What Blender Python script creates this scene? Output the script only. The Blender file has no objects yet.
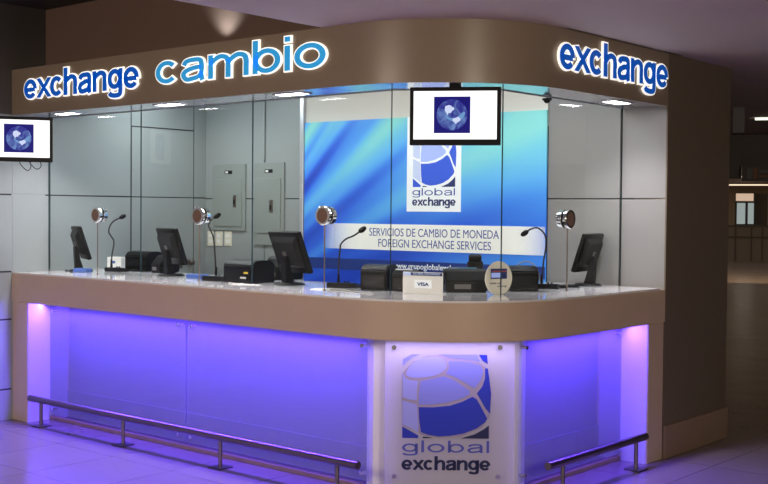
import bpy, bmesh, math, random
from mathutils import Vector, Matrix
random.seed(7)
S = bpy.context.scene
COL = S.collection
PI = math.pi
# ------------------------------------------------------------------ camera
CX, CY, CZ, FPX = 3.3818, -4.6380, 1.6, 1130.39
PITCH, ROLL, YAW = 0.02736, 0.00871, 0.70905
Fv = Vector((-math.sin(YAW)*math.cos(PITCH), math.cos(YAW)*math.cos(PITCH), -math.sin(PITCH)))
R0 = Vector((math.cos(YAW), math.sin(YAW), 0)); U0 = R0.cross(Fv)
Rv = R0*math.cos(ROLL)+U0*math.sin(ROLL); Uv = -R0*math.sin(ROLL)+U0*math.cos(ROLL)
cam = bpy.data.cameras.new('camera'); camo = bpy.data.objects.new('camera', cam); COL.objects.link(camo)
cam.sensor_width = 36; cam.lens = FPX/768*36; cam.clip_end = 200
m = Matrix((Rv, Uv, -Fv)).transposed().to_4x4(); m.translation = (CX, CY, CZ); camo.matrix_world = m
S.camera = camo
# ------------------------------------------------------------------ world, exposure, lights
S.view_settings.view_transform = 'Standard'; S.view_settings.look = 'None'
S.view_settings.gamma = 1; S.view_settings.use_curve_mapping = False
S.view_settings.exposure = 0.0
w = bpy.data.worlds.new('hall'); S.world = w; w.use_nodes = True
w.node_tree.nodes['Background'].inputs[0].default_value = (1.0, 0.87, 0.80, 1)
w.node_tree.nodes['Background'].inputs[1].default_value = 0.45
def area(name, loc, aim, sx, sy, power, col, spread=180):
    l = bpy.data.lights.new(name, 'AREA'); l.shape = 'RECTANGLE'; l.size = sx; l.size_y = sy
    l.energy = power; l.color = col; l.spread = math.radians(spread)
    o = bpy.data.objects.new(name, l); COL.objects.link(o); o.location = loc
    d = Vector(aim)-Vector(loc); o.rotation_euler = d.to_track_quat('-Z', 'Y').to_euler()
    return o
PURPLE = (0.12, 0.055, 1.0)
def strip(name, a, b, z, aim, wid, power, col, spread=180):
    """LED tape under the counter lip between plan points a and b."""
    a = Vector((a[0], a[1], z)); b = Vector((b[0], b[1], z)); mid = (a+b)/2
    l = bpy.data.lights.new(name, 'AREA'); l.shape = 'RECTANGLE'; l.size = (b-a).length; l.size_y = wid
    l.energy = power; l.color = col; l.spread = math.radians(spread)
    o = bpy.data.objects.new(name, l); COL.objects.link(o)
    X = (b-a).normalized(); Zd = -(Vector(aim)).normalized(); Y = Zd.cross(X).normalized(); Zd = X.cross(Y)
    mm = Matrix((X, Y, Zd)).transposed().to_4x4(); mm.translation = mid; o.matrix_world = mm
    return o
strip('led_tape', (-4.07, .13), (-.92, .13), .885, (0, -.6, -1), .03, 115, PURPLE)
strip('led_tape', (-4.07, .29), (-.92, .29), .885, (0, .05, -1), .03, 6, (0.16, 0.065, 1.0))
strip('led_tape', (-.13, .86), (-.13, 1.86), .885, (.5, 0, -1), .03, 34, PURPLE)
strip('led_tape', (-.29, .86), (-.29, 1.86), .885, (-.05, 0, -1), .03, 2.4, (0.16, 0.065, 1.0))
strip('led_tape', (-.74, .14), (-.15, .64), .885, (.2, -.2, -1), .03, 4, (0.62, 0.48, 1.0))
# interior ceiling panels of the booth, and the hall's own lighting
area('booth_lamp', (-2.0, 1.25, 2.60), (-2.0, 1.75, 1.4), 1.7, .35, 9, (1.0, .97, .92))
area('booth_lamp', (-3.6, 1.1, 2.60), (-3.6, 1.3, 1.0), .9, .35, 14, (.92, 1.0, 1.0))
area('booth_lamp', (-.75, 1.3, 2.60), (-.7, 1.6, 1.0), .4, .4, 8, (1.0, 1.0, 1.0))
area('hall_lamp', (5.5, -3.0, 2.60), (0.2, 1.2, .9), 1.2, 1.2, 200, (1.0, .86, .66))
area('hall_lamp', (-1.0, -5.5, 2.60), (-3.0, 0, .9), 1.6, 1.2, 140, (1.0, .83, .68))
# ------------------------------------------------------------------ coordinates
def ray(px, py): return Vector((CX, CY, CZ)), Fv+Rv*((px-384)/FPX)+Uv*((242-py)/FPX)
def at(px, py, p0, n):
    o, d = ray(px, py); n = Vector(n); return o+d*((Vector(p0)-o).dot(n)/d.dot(n))
def atY(px, py, Y): return at(px, py, (0, Y, 0), (0, 1, 0))
def atX(px, py, X): return at(px, py, (X, 0, 0), (1, 0, 0))
def atZ(px, py, Z): return at(px, py, (0, 0, Z), (0, 0, 1))
def atD(px, py, D): o, d = ray(px, py); return o+d*D
L, B, RC = -4.296, 2.112, .87
ZT, ZB, ZS, ZF, ZC = 1.114, .894, 2.294, 2.634, 3.122
REC, CEND = -1.075, 3.069
# ------------------------------------------------------------------ materials
def new_mat(n):
    mt = bpy.data.materials.new(n); mt.use_nodes = True
    return mt, mt.node_tree, mt.node_tree.nodes['Principled BSDF']
def lin(c): return tuple((x/255/12.92 if x/255 <= .04045 else ((x/255+.055)/1.055)**2.4) for x in c)
def mat(n, c, r=.5, met=0, noise=.0, nscale=20, em=0, emc=None, spec=.5, coat=0, trans=0, alpha=1, bump=0):
    mt, nt, b = new_mat(n)
    b.inputs['Base Color'].default_value = (*c, 1); b.inputs['Roughness'].default_value = r
    b.inputs['Metallic'].default_value = met; b.inputs['Specular IOR Level'].default_value = spec
    b.inputs['Coat Weight'].default_value = coat; b.inputs['Transmission Weight'].default_value = trans
    if em: b.inputs['Emission Color'].default_value = (*(emc or c), 1); b.inputs['Emission Strength'].default_value = em
    tc = nt.nodes.new('ShaderNodeTexCoord'); nz = nt.nodes.new('ShaderNodeTexNoise'); nz.inputs['Scale'].default_value = nscale
    nz.inputs['Detail'].default_value = 4
    nt.links.new(tc.outputs['Object'], nz.inputs['Vector'])
    if noise:
        mx = nt.nodes.new('ShaderNodeMix'); mx.data_type = 'RGBA'
        mx.inputs['A'].default_value = (*[x*(1-noise) for x in c], 1); mx.inputs['B'].default_value = (*[min(1, x*(1+noise)) for x in c], 1)
        nt.links.new(nz.outputs['Fac'], mx.inputs['Factor']); nt.links.new(mx.outputs['Result'], b.inputs['Base Color'])
    if bump:
        bp = nt.nodes.new('ShaderNodeBump'); bp.inputs['Strength'].default_value = bump; bp.inputs['Distance'].default_value = .002
        nt.links.new(nz.outputs['Fac'], bp.inputs['Height']); nt.links.new(bp.outputs['Normal'], b.inputs['Normal'])
    return mt
M = {}
M['ceiling'] = mat('ceiling_paint', (.68, .56, .53), .6, noise=.04, nscale=3)
M['recess'] = mat('recess_unlit_tone', (.035, .03, .028), .6, noise=.05)  # near-black: the lack of light in the recess is put into the colour
M['brown_wall'] = mat('brown_wall_paint', (.16, .10, .075), .45, noise=.06, nscale=4)
M['dark_wall'] = mat('unlit_wall_tone', (.06, .052, .048), .5, noise=.1, nscale=5)  # darkness of the unlit upper wall put into the colour
M['fascia'] = mat('brown_fascia', (.225, .17, .122), .32, noise=.05, nscale=5, spec=.5)
M['soffit'] = mat('glossy_soffit', (.50, .49, .54), .16, noise=.03, nscale=4, spec=.8, coat=.7)
M['wall'] = mat('grey_panel', (.30, .335, .34), .38, noise=.03, nscale=6)
M['wall_r'] = mat('grey_panel_right', (.24, .24, .24), .38, noise=.03, nscale=6)
M['seam'] = mat('dark_seam', (.02, .022, .025), .6)
M['cream'] = mat('cream_wall', (.72, .70, .64), .5, noise=.03)
M['frame'] = mat('pale_aluminium', (.62, .64, .68), .3, .6)
M['column'] = mat('column_paint', (.135, .105, .075), .55, noise=.08, nscale=14)
M['skirt'] = mat('skirting_stone', (.24, .16, .11), .4, noise=.08, nscale=12)
M['tan'] = mat('tan_counter', (.51, .385, .285), .38, noise=.05, nscale=9)
M['top'] = mat('pale_worktop', (.74, .74, .76), .10, noise=.03, coat=.4)
M['niche_dark'] = mat('niche_board_shaded', (.25, .25, .31), .4, noise=.03)  # darker copy of the jamb board; dimness behind the glass painted in
M['niche'] = mat('niche_board_lit', (.46, .43, .52), .4, noise=.03)  # white board with a tint of the purple light in its colour
M['white_board'] = mat('white_board', (.80, .78, .80), .4, noise=.02)
M['steel'] = mat('brushed_steel', (.24, .20, .18), .30, 1, noise=.1, nscale=60)
M['steel_dark'] = mat('dark_steel', (.16, .14, .14), .35, 1)
M['chrome'] = mat('chrome', (.85, .85, .85), .12, 1)
M['bronze'] = mat('bronze_mesh', (.16, .09, .06), .45, .7, noise=.3, nscale=300)
M['black'] = mat('black_plastic', (.003, .003, .0035), .45, spec=.22, noise=.2, nscale=40)
M['black_gloss'] = mat('black_gloss', (.004, .004, .005), .25, spec=.4)
M['charcoal'] = mat('charcoal_plastic', (.008, .008, .009), .5, spec=.2)
M['rubber'] = mat('cable_rubber', (.015, .015, .015), .6)
M['grey_cable'] = mat('grey_cable', (.35, .34, .33), .5)
M['white'] = mat('white_plastic', (.88, .88, .85), .45)
M['ivory'] = mat('ivory_plastic', (.76, .74, .62), .45)
M['box_green'] = mat('grey_green_enamel', (.26, .295, .285), .4, noise=.03)
M['blue_box'] = mat('blue_card', (.06, .13, .42), .5)
M['paper'] = mat('paper', (.75, .75, .73), .7)
M['yellow'] = mat('yellow_label', (.75, .5, .03), .5)
M['navy'] = mat('navy_print', (.012, .03, .16), .5)
M['navy2'] = mat('deep_navy_print', (.006, .012, .07), .5)
M['royal'] = mat('royal_blue_print', (.012, .03, .42), .45)
M['violet'] = mat('violet_text_print', (.07, .09, .42), .45)
M['lilac'] = mat('lilac_print', (.22, .24, .72), .45)
M['lilac2'] = mat('pale_lilac_print', (.32, .34, .80), .45)
M['silver'] = mat('silver_line_print', (.33, .29, .38), .4)
M['p_line'] = mat('white_line_print', (.78, .82, .86), .5)
M['p_lil'] = mat('soft_blue_print', (.32, .42, .86), .5)
M['p_grey'] = mat('grey_blue_print', (.45, .53, .74), .5)
M['p_royal'] = mat('poster_royal_print', (.025, .085, .58), .5)
M['p_text'] = mat('poster_text_print', (.05, .09, .40), .5)
M['letter_blue'] = mat('blue_acrylic', (.004, .07, .42), .3, em=.42, emc=(.0, .12, .62))
M['letter_cyan'] = mat('cyan_acrylic', (.03, .33, .72), .3, em=.45, emc=(.03, .36, .75))
M['halo'] = mat('lit_white_edge', (.9, .9, .85), .4, em=.85, emc=(1.0, .96, .86))
M['lamp'] = mat('lamp_diffuser', (1, 1, 1), .4, em=45, emc=(1.0, .95, .97))
M['lamp_far'] = mat('far_lamp_diffuser', (1, 1, 1), .4, em=1.3, emc=(.85, .9, .72))
M['lamp_far2'] = mat('far_lamp_warm', (1, 1, 1), .4, em=1.0, emc=(1.0, .85, .60))
M['scr_white'] = mat('screen_white', (.02, .02, .02), .2, em=1.25, emc=(1, 1, 1))
M['scr_navy'] = mat('screen_navy', (.01, .01, .02), .2, em=1.0, emc=lin((4, 4, 110)))
M['scr_land'] = mat('screen_land', (.01, .01, .02), .2, em=1.0, emc=lin((205, 215, 245)))
M['scr_swirl'] = mat('screen_swirl', (.01, .01, .02), .2, em=1.0, emc=lin((105, 150, 200)))
M['far_cream'] = mat('far_cream', (.45, .33, .22), .6)
M['far_dark'] = mat('far_dark', (.030, .022, .016), .6, noise=.2, nscale=3)
M['far_grey'] = mat('far_counter_front', (.08, .06, .05), .5)
M['far_beige'] = mat('far_beige', (.30, .21, .12), .6)
M['far_lit'] = mat('far_lit_window', (.4, .4, .4), .5, em=.30, emc=(.75, .95, .95))
M['far_lit2'] = mat('far_lit_sign', (.4, .4, .4), .5, em=.55, emc=(1.0, .70, .50))
M['orange'] = mat('dull_orange', (.28, .12, .05), .6)
M['sign_grey'] = mat('sign_grey', (.16, .15, .15), .6)
M['red'] = mat('red_print', (.35, .05, .06), .5)
# globe on the screens: gradient disc
mt, nt, b = new_mat('screen_globe'); M['scr_globe'] = mt
tc = nt.nodes.new('ShaderNodeTexCoord'); sp = nt.nodes.new('ShaderNodeTexNoise'); sp.inputs['Scale'].default_value = 16; sp.inputs['Distortion'].default_value = 1.5
cr = nt.nodes.new('ShaderNodeValToRGB'); cr.color_ramp.elements[0].position = .42; cr.color_ramp.elements[0].color = (*lin((22, 30, 135)), 1)
cr.color_ramp.elements[1].position = .85; cr.color_ramp.elements[1].color = (*lin((120, 160, 215)), 1)
nt.links.new(tc.outputs['Object'], sp.inputs['Vector']); nt.links.new(sp.outputs['Fac'], cr.inputs['Fac'])
nt.links.new(cr.outputs['Color'], b.inputs['Emission Color']); b.inputs['Emission Strength'].default_value = 1; b.inputs['Base Color'].default_value = (.01, .01, .02, 1)
# clear glass
def glass_mat(name, tint, ior=1.5, rough=0.0, boost=1.0):
    mt = bpy.data.materials.new(name); mt.use_nodes = True; nt = mt.node_tree; nt.nodes.clear()
    out = nt.nodes.new('ShaderNodeOutputMaterial'); mx = nt.nodes.new('ShaderNodeMixShader'); tr = nt.nodes.new('ShaderNodeBsdfTransparent')
    gl = nt.nodes.new('ShaderNodeBsdfGlossy'); fr = nt.nodes.new('ShaderNodeFresnel'); fr.inputs['IOR'].default_value = ior
    tr.inputs['Color'].default_value = (*tint, 1); gl.inputs['Roughness'].default_value = rough
    ma = nt.nodes.new('ShaderNodeMath'); ma.operation = 'MULTIPLY'; ma.inputs[1].default_value = boost; ma.use_clamp = True
    ge = nt.nodes.new('ShaderNodeNewGeometry'); mb_ = nt.nodes.new('ShaderNodeMath'); mb_.operation = 'SUBTRACT'; mb_.inputs[0].default_value = 1; nt.links.new(ge.outputs['Backfacing'], mb_.inputs[1])
    mc = nt.nodes.new('ShaderNodeMath'); mc.operation = 'MULTIPLY'; nt.links.new(mb_.outputs[0], mc.inputs[0]); nt.links.new(fr.outputs[0], mc.inputs[1])
    nt.links.new(mc.outputs[0], ma.inputs[0]); nt.links.new(ma.outputs[0], mx.inputs[0])
    nt.links.new(tr.outputs[0], mx.inputs[1]); nt.links.new(gl.outputs[0], mx.inputs[2]); nt.links.new(mx.outputs[0], out.inputs[0])
    return mt
M['glass'] = glass_mat('clear_glass', (.985, .995, .992), 1.5, 0, .55)
M['glass_edge'] = mat('glass_edge', (.03, .06, .07), .15)
M['clear'] = glass_mat('clear_acrylic', (.97, .97, .97), 1.4)
def frosted(name, col, dif, clear):
    mt = bpy.data.materials.new(name); mt.use_nodes = True; nt = mt.node_tree; nt.nodes.clear()
    out = nt.nodes.new('ShaderNodeOutputMaterial'); tr = nt.nodes.new('ShaderNodeBsdfTransparent'); tr.inputs[0].default_value = (*col, 1)
    df = nt.nodes.new('ShaderNodeBsdfDiffuse'); df.inputs[0].default_value = (.8, .8, .85, 1); tl = nt.nodes.new('ShaderNodeBsdfTranslucent'); tl.inputs[0].default_value = (.8, .8, .85, 1)
    a = nt.nodes.new('ShaderNodeMixShader'); a.inputs[0].default_value = .5; nt.links.new(df.outputs[0], a.inputs[1]); nt.links.new(tl.outputs[0], a.inputs[2])
    c = nt.nodes.new('ShaderNodeMixShader'); c.inputs[0].default_value = clear; nt.links.new(a.outputs[0], c.inputs[1]); nt.links.new(tr.outputs[0], c.inputs[2])
    gl = nt.nodes.new('ShaderNodeBsdfGlossy'); gl.inputs['Roughness'].default_value = .05; fr = nt.nodes.new('ShaderNodeFresnel'); fr.inputs[0].default_value = 1.4
    ge = nt.nodes.new('ShaderNodeNewGeometry'); mb_ = nt.nodes.new('ShaderNodeMath'); mb_.operation = 'SUBTRACT'; mb_.inputs[0].default_value = 1; nt.links.new(ge.outputs['Backfacing'], mb_.inputs[1])
    mc = nt.nodes.new('ShaderNodeMath'); mc.operation = 'MULTIPLY'; nt.links.new(mb_.outputs[0], mc.inputs[0]); nt.links.new(fr.outputs[0], mc.inputs[1])
    d = nt.nodes.new('ShaderNodeMixShader'); nt.links.new(mc.outputs[0], d.inputs[0]); nt.links.new(c.outputs[0], d.inputs[1]); nt.links.new(gl.outputs[0], d.inputs[2])
    nt.links.new(d.outputs[0], out.inputs[0]); return mt
M['frost'] = frosted('misted_glass', (.88, .90, .98), .3, .84)
M['acrylic'] = frosted('frosted_acrylic', (.95, .93, .97), .3, .35)
# floor tiles
mt, nt, b = new_mat('polished_tiles'); M['floor'] = mt
tc = nt.nodes.new('ShaderNodeTexCoord'); mp = nt.nodes.new('ShaderNodeMapping'); mp.inputs['Location'].default_value = (-.33, .265, 0)
br = nt.nodes.new('ShaderNodeTexBrick'); br.offset = 0; br.squash = 1; br.inputs['Scale'].default_value = 1
br.inputs['Brick Width'].default_value = .6; br.inputs['Row Height'].default_value = .6; br.inputs['Mortar Size'].default_value = .0028; br.inputs['Mortar Smooth'].default_value = .3
br.inputs['Color1'].default_value = (.18, .145, .135, 1); br.inputs['Color2'].default_value = (.19, .152, .142, 1); br.inputs['Mortar'].default_value = (.06, .05, .05, 1)
nz = nt.nodes.new('ShaderNodeTexNoise'); nz.inputs['Scale'].default_value = 3
rr = nt.nodes.new('ShaderNodeMapRange'); rr.inputs['To Min'].default_value = .16; rr.inputs['To Max'].default_value = .30
nt.links.new(tc.outputs['Object'], mp.inputs[0]); nt.links.new(mp.outputs[0], br.inputs['Vector']); nt.links.new(br.outputs['Color'], b.inputs['Base Color'])
nt.links.new(tc.outputs['Object'], nz.inputs['Vector']); nt.links.new(nz.outputs['Fac'], rr.inputs['Value']); nt.links.new(rr.outputs[0], b.inputs['Roughness'])
# poster artwork: long streaks of blue, sky and aqua
mt, nt, b = new_mat('poster_artwork'); M['poster'] = mt
N = nt.nodes.new; LK = nt.links.new
tc = N('ShaderNodeTexCoord'); sx = N('ShaderNodeSeparateXYZ'); LK(tc.outputs['Object'], sx.inputs[0])
def mth(op, a, bb, clamp=False):
    n = N('ShaderNodeMath'); n.operation = op; n.use_clamp = clamp
    for i, v in enumerate((a, bb)):
        if isinstance(v, (int, float)): n.inputs[i].default_value = v
        else: LK(v, n.inputs[i])
    return n.outputs[0]
x = sx.outputs['X']; z = sx.outputs['Z']      # local: x 0..2.38, z 0..1.35
# fan of rays opening from the lower left
ang = mth('DIVIDE', mth('ADD', z, .55), mth('ADD', x, 1.3))
rad = mth('MULTIPLY', mth('ADD', x, z), .18)
cb = N('ShaderNodeCombineXYZ'); LK(mth('MULTIPLY', ang, 5.0), cb.inputs[0]); LK(rad, cb.inputs[1])
n1 = N('ShaderNodeTexNoise'); n1.inputs['Scale'].default_value = 1.25; n1.inputs['Detail'].default_value = .6; n1.inputs['Roughness'].default_value = .45; LK(cb.outputs[0], n1.inputs['Vector'])
v = mth('ADD', mth('MULTIPLY', mth('SUBTRACT', n1.outputs['Fac'], .5), 1.9), mth('ADD', mth('MULTIPLY', z, .36), mth('ADD', mth('MULTIPLY', x, .12), .09)))
cr = N('ShaderNodeValToRGB'); LK(v, cr.inputs['Fac']); e = cr.color_ramp.elements
e[0].position = .0; e[0].color = (*lin((30, 66, 185)), 1); e[1].position = 1.0; e[1].color = (*lin((128, 205, 205)), 1)
for p_, c_ in ((.22, (42, 94, 212)), (.42, (64, 134, 226)), (.60, (88, 168, 230)), (.80, (108, 190, 215))):
    q = e.new(p_); q.color = (*lin(c_), 1)
LK(cr.outputs['Color'], b.inputs['Base Color']); b.inputs['Roughness'].default_value = .3
LK(cr.outputs['Color'], b.inputs['Emission Color']); b.inputs['Emission Strength'].default_value = .25  # print glows weakly by itself; brightness painted in, not a lightbox
# banner fading out at both ends
mt, nt, b = new_mat('banner_fade'); M['banner'] = mt; N = nt.nodes.new; LK = nt.links.new
tc = N('ShaderNodeTexCoord'); sx = N('ShaderNodeSeparateXYZ'); LK(tc.outputs['Object'], sx.inputs[0])
a1 = mth('MULTIPLY', mth('SUBTRACT', sx.outputs['X'], .20), 2.6, True); a2 = mth('MULTIPLY', mth('SUBTRACT', 2.32, sx.outputs['X']), 3.0, True)
LK(mth('MULTIPLY', a1, a2), b.inputs['Alpha']); b.inputs['Base Color'].default_value = (.74, .76, .72, 1); b.inputs['Roughness'].default_value = .4
b.inputs['Emission Color'].default_value = (.74, .76, .72, 1); b.inputs['Emission Strength'].default_value = .35  # banner print brightened by an added glow of its own
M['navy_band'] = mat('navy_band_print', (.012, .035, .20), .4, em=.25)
M['poster_white'] = mat('poster_white_print', (.72, .77, .80), .4, em=.35)  # band and white print also carry an added glow
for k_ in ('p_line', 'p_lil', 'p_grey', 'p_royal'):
    bb_ = M[k_].node_tree.nodes['Principled BSDF']; bb_.inputs['Emission Color'].default_value = bb_.inputs['Base Color'].default_value; bb_.inputs['Emission Strength'].default_value = .35  # same added glow for the logo prints, which are no lamps
# ------------------------------------------------------------------ mesh helpers
def link(name, me, mats, parent=None, loc=None, rot=None, smooth=False):
    o = bpy.data.objects.new(name, me); COL.objects.link(o)
    for k in (mats if isinstance(mats, (list, tuple)) else [mats]): me.materials.append(M[k])
    if parent: o.parent = parent
    if loc is not None: o.location = loc
    if rot is not None: o.rotation_euler = rot
    if smooth:
        for p in me.polygons: p.use_smooth = True
    return o
class MB:
    def __init__(s): s.b = bmesh.new()
    def _fin(s, vs, mi):
        fs = set()
        for v in vs:
            for f in v.link_faces: fs.add(f)
        for f in fs: f.material_index = mi
    def box(s, x0, x1, y0, y1, z0, z1, bev=0, mi=0, seg=2):
        t = bmesh.new(); bmesh.ops.create_cube(t, size=1)
        for v in t.verts: v.co = Vector(((x0+x1)/2+v.co.x*(x1-x0), (y0+y1)/2+v.co.y*(y1-y0), (z0+z1)/2+v.co.z*(z1-z0)))
        if bev: bmesh.ops.bevel(t, geom=t.edges[:], offset=bev, segments=seg, affect='EDGES', profile=.5)
        s.merge(t, mi); return s
    def merge(s, t, mi=0, M4=None):
        if M4 is not None: bmesh.ops.transform(t, matrix=M4, verts=t.verts)
        bmesh.ops.recalc_face_normals(t, faces=t.faces)
        for f in t.faces: f.material_index = mi
        me = bpy.data.meshes.new('tmp'); t.to_mesh(me); t.free(); s.b.from_mesh(me); bpy.data.meshes.remove(me)
    def cyl(s, p0, p1, r0, r1=None, seg=24, mi=0, bev=0):
        r1 = r0 if r1 is None else r1; p0 = Vector(p0); p1 = Vector(p1); d = p1-p0
        t = bmesh.new(); bmesh.ops.create_cone(t, cap_ends=True, segments=seg, radius1=r0, radius2=r1, depth=d.length)
        if bev: bmesh.ops.bevel(t, geom=[e for e in t.edges if len([f for f in e.link_faces if len(f.verts) > 4]) == 1], offset=bev, segments=2, affect='EDGES')
        q = d.to_track_quat('Z', 'Y').to_matrix().to_4x4(); q.translation = (p0+p1)/2
        s.merge(t, mi, q); return s
    def ball(s, c, r, sc=(1, 1, 1), mi=0, rot=None):
        t = bmesh.new(); bmesh.ops.create_uvsphere(t, u_segments=20, v_segments=12, radius=r)
        m4 = Matrix.Translation(c) @ (rot or Matrix.Identity(4)) @ Matrix.Diagonal((*sc, 1)); s.merge(t, mi, m4); return s
    def tube(s, pts, r, seg=10, mi=0, sub=6):
        P = [Vector(p) for p in pts]; Q = []
        if len(P) > 2 and sub > 1:
            E_ = [P[0]*2-P[1]]+P+[P[-1]*2-P[-2]]
            for i in range(1, len(E_)-2):
                for k in range(sub):
                    u = k/sub; a, b_, c, d = E_[i-1:i+3]
                    Q.append(.5*((2*b_)+(c-a)*u+(2*a-5*b_+4*c-d)*u*u+(3*b_-a-3*c+d)*u**3))
            Q.append(P[-1])
        else: Q = P
        t = bmesh.new(); rings = []; up = Vector((0, 0, 1)); prev = None
        for i, p in enumerate(Q):
            tg = (Q[min(i+1, len(Q)-1)]-Q[max(i-1, 0)]).normalized()
            if prev is None:
                n = tg.cross(up if abs(tg.z) < .9 else Vector((1, 0, 0))).normalized()
            else:
                n = (prev-tg*prev.dot(tg)).normalized()
            prev = n; bn = tg.cross(n)
            rings.append([t.verts.new(p+(n*math.cos(2*PI*k/seg)+bn*math.sin(2*PI*k/seg))*r) for k in range(seg)])
        for a, b_ in zip(rings, rings[1:]):
            for k in range(seg): t.faces.new((a[k], a[(k+1) % seg], b_[(k+1) % seg], b_[k]))
        t.faces.new(rings[0][::-1]); t.faces.new(rings[-1]); s.merge(t, mi); return s
    def prism(s, pts, z0, z1, mi=0, bev=0):
        """plan polygon pts extruded upward"""
        t = bmesh.new(); lo = [t.verts.new((p[0], p[1], z0)) for p in pts]; f = t.faces.new(lo)
        r = bmesh.ops.extrude_face_region(t, geom=[f]); bmesh.ops.translate(t, vec=(0, 0, z1-z0), verts=[v for v in r['geom'] if isinstance(v, bmesh.types.BMVert)])
        if bev: bmesh.ops.bevel(t, geom=[e for e in t.edges if abs(e.verts[0].co.z-e.verts[1].co.z) < 1e-5], offset=bev, segments=2, affect='EDGES')
        s.merge(t, mi); return s
    def plate(s, pts, y0, y1, mi=0, bev=0):
        """outline in x,z with thickness in y"""
        t = bmesh.new(); lo = [t.verts.new((p[0], y0, p[1])) for p in pts]; f = t.faces.new(lo)
        if abs(y1-y0) > 1e-7:
            r = bmesh.ops.extrude_face_region(t, geom=[f]); bmesh.ops.translate(t, vec=(0, y1-y0, 0), verts=[v for v in r['geom'] if isinstance(v, bmesh.types.BMVert)])
            if bev: bmesh.ops.bevel(t, geom=[e for e in t.edges if abs(e.verts[0].co.y-e.verts[1].co.y) < 1e-6], offset=bev, segments=2, affect='EDGES')
        s.merge(t, mi); return s
    def prismx(s, pts, x0, x1, mi=0, bev=0):
        """outline in y,z extruded along x"""
        t = bmesh.new(); lo = [t.verts.new((x0, p[0], p[1])) for p in pts]; f = t.faces.new(lo)
        r = bmesh.ops.extrude_face_region(t, geom=[f]); bmesh.ops.translate(t, vec=(x1-x0, 0, 0), verts=[v for v in r['geom'] if isinstance(v, bmesh.types.BMVert)])
        if bev: bmesh.ops.bevel(t, geom=t.edges[:], offset=bev, segments=2, affect='EDGES')
        s.merge(t, mi); return s
    def xf(s, m4): bmesh.ops.transform(s.b, matrix=m4, verts=s.b.verts); return s
    def build(s, name, mats, parent=None, loc=None, rot=None, smooth=False, auto=True):
        me = bpy.data.meshes.new(name); s.b.to_mesh(me); s.b.free()
        o = link(name, me, mats, parent, loc, rot)
        if smooth:
            for p in me.polygons: p.use_smooth = True
            me.set_sharp_from_angle(angle=math.radians(35))
        return o
def struct(o): o['kind'] = 'structure'; return o
def thing(name, label, cat, loc=(0, 0, 0), rz=0, group=None):
    o = bpy.data.objects.new(name, None); COL.objects.link(o); o.empty_display_size = .1
    o.location = loc; o.rotation_euler = (0, 0, rz); o['label'] = label; o['category'] = cat
    if group: o['group'] = group
    return o
def tag(o, label, cat, group=None):
    o['label'] = label; o['category'] = cat
    if group: o['group'] = group
    return o
# text
def text_mesh(s, size=1, off=0, ext=0, bev=0):
    cu = bpy.data.curves.new('t', 'FONT'); cu.body = s; cu.size = size; cu.offset = off; cu.extrude = ext; cu.bevel_depth = bev
    cu.resolution_u = 5
    ob = bpy.data.objects.new('t', cu); COL.objects.link(ob)
    dg = bpy.context.evaluated_depsgraph_get(); me = bpy.data.meshes.new_from_object(ob.evaluated_get(dg))
    bpy.data.objects.remove(ob); bpy.data.curves.remove(cu)
    return me
def xr(me): xs = [v.co.x for v in me.vertices]; return (min(xs), max(xs)) if xs else (0, 0)
def advances(s):
    """x start of every glyph, in font units"""
    w0 = xr(text_mesh('ll')); base = w0[1]
    return [xr(text_mesh('l'+s[:i]+'l'))[1]-base for i in range(len(s))]
def text_part(name, s, mk, parent, x0, x1, zb, cap, y, off=.0, ext=.001, capch='H'):
    """flat lettering on a local x/z plane facing -y; cap = height of capch"""
    me = text_mesh(s, 1, off, 0); a, b_ = xr(me); h = max(v.co.y for v in text_mesh(capch, 1, off, 0).vertices)
    kx = (x1-x0)/(b_-a); kz = cap/h
    bm = bmesh.new(); bm.from_mesh(me)
    r = bmesh.ops.extrude_face_region(bm, geom=bm.faces[:]); bmesh.ops.translate(bm, vec=(0, 0, 1), verts=[v for v in r['geom'] if isinstance(v, bmesh.types.BMVert)])
    for v in bm.verts: v.co = Vector((x0+(v.co.x-a)*kx, y-(ext if v.co.z > .5 else 0), zb+v.co.y*kz))
    bmesh.ops.recalc_face_normals(bm, faces=bm.faces)
    m2 = bpy.data.meshes.new(name); bm.to_mesh(m2); bm.free(); bpy.data.meshes.remove(me)
    return link(name, m2, mk, parent)
# plan outlines of counter and fascia at offset o inward
def outline(o, n=28, start=L, end=B):
    r = RC-o; pts = [(start, o)]
    for k in range(n+1):
        a = -PI/2+PI/2*k/n; pts.append((-RC+r*math.cos(a), RC+r*math.sin(a)))
    pts.append((-o, end)); return pts
INNER = [(L, .325), (-.815, .325), (-.315, .69), (-.315, B)]
# ------------------------------------------------------------------ setting
struct(MB().box(-30, 20, -9, 62, -.1, 0).build('floor', 'floor'))
struct(MB().box(L-.15, L-.0015, -6, 0.29, 0, ZC).build('wall_left', 'wall'))
bw_ang = math.atan2(.222, 4.296)
def bwY(X): return 1.89+.222*(X-L)/4.296
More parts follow.
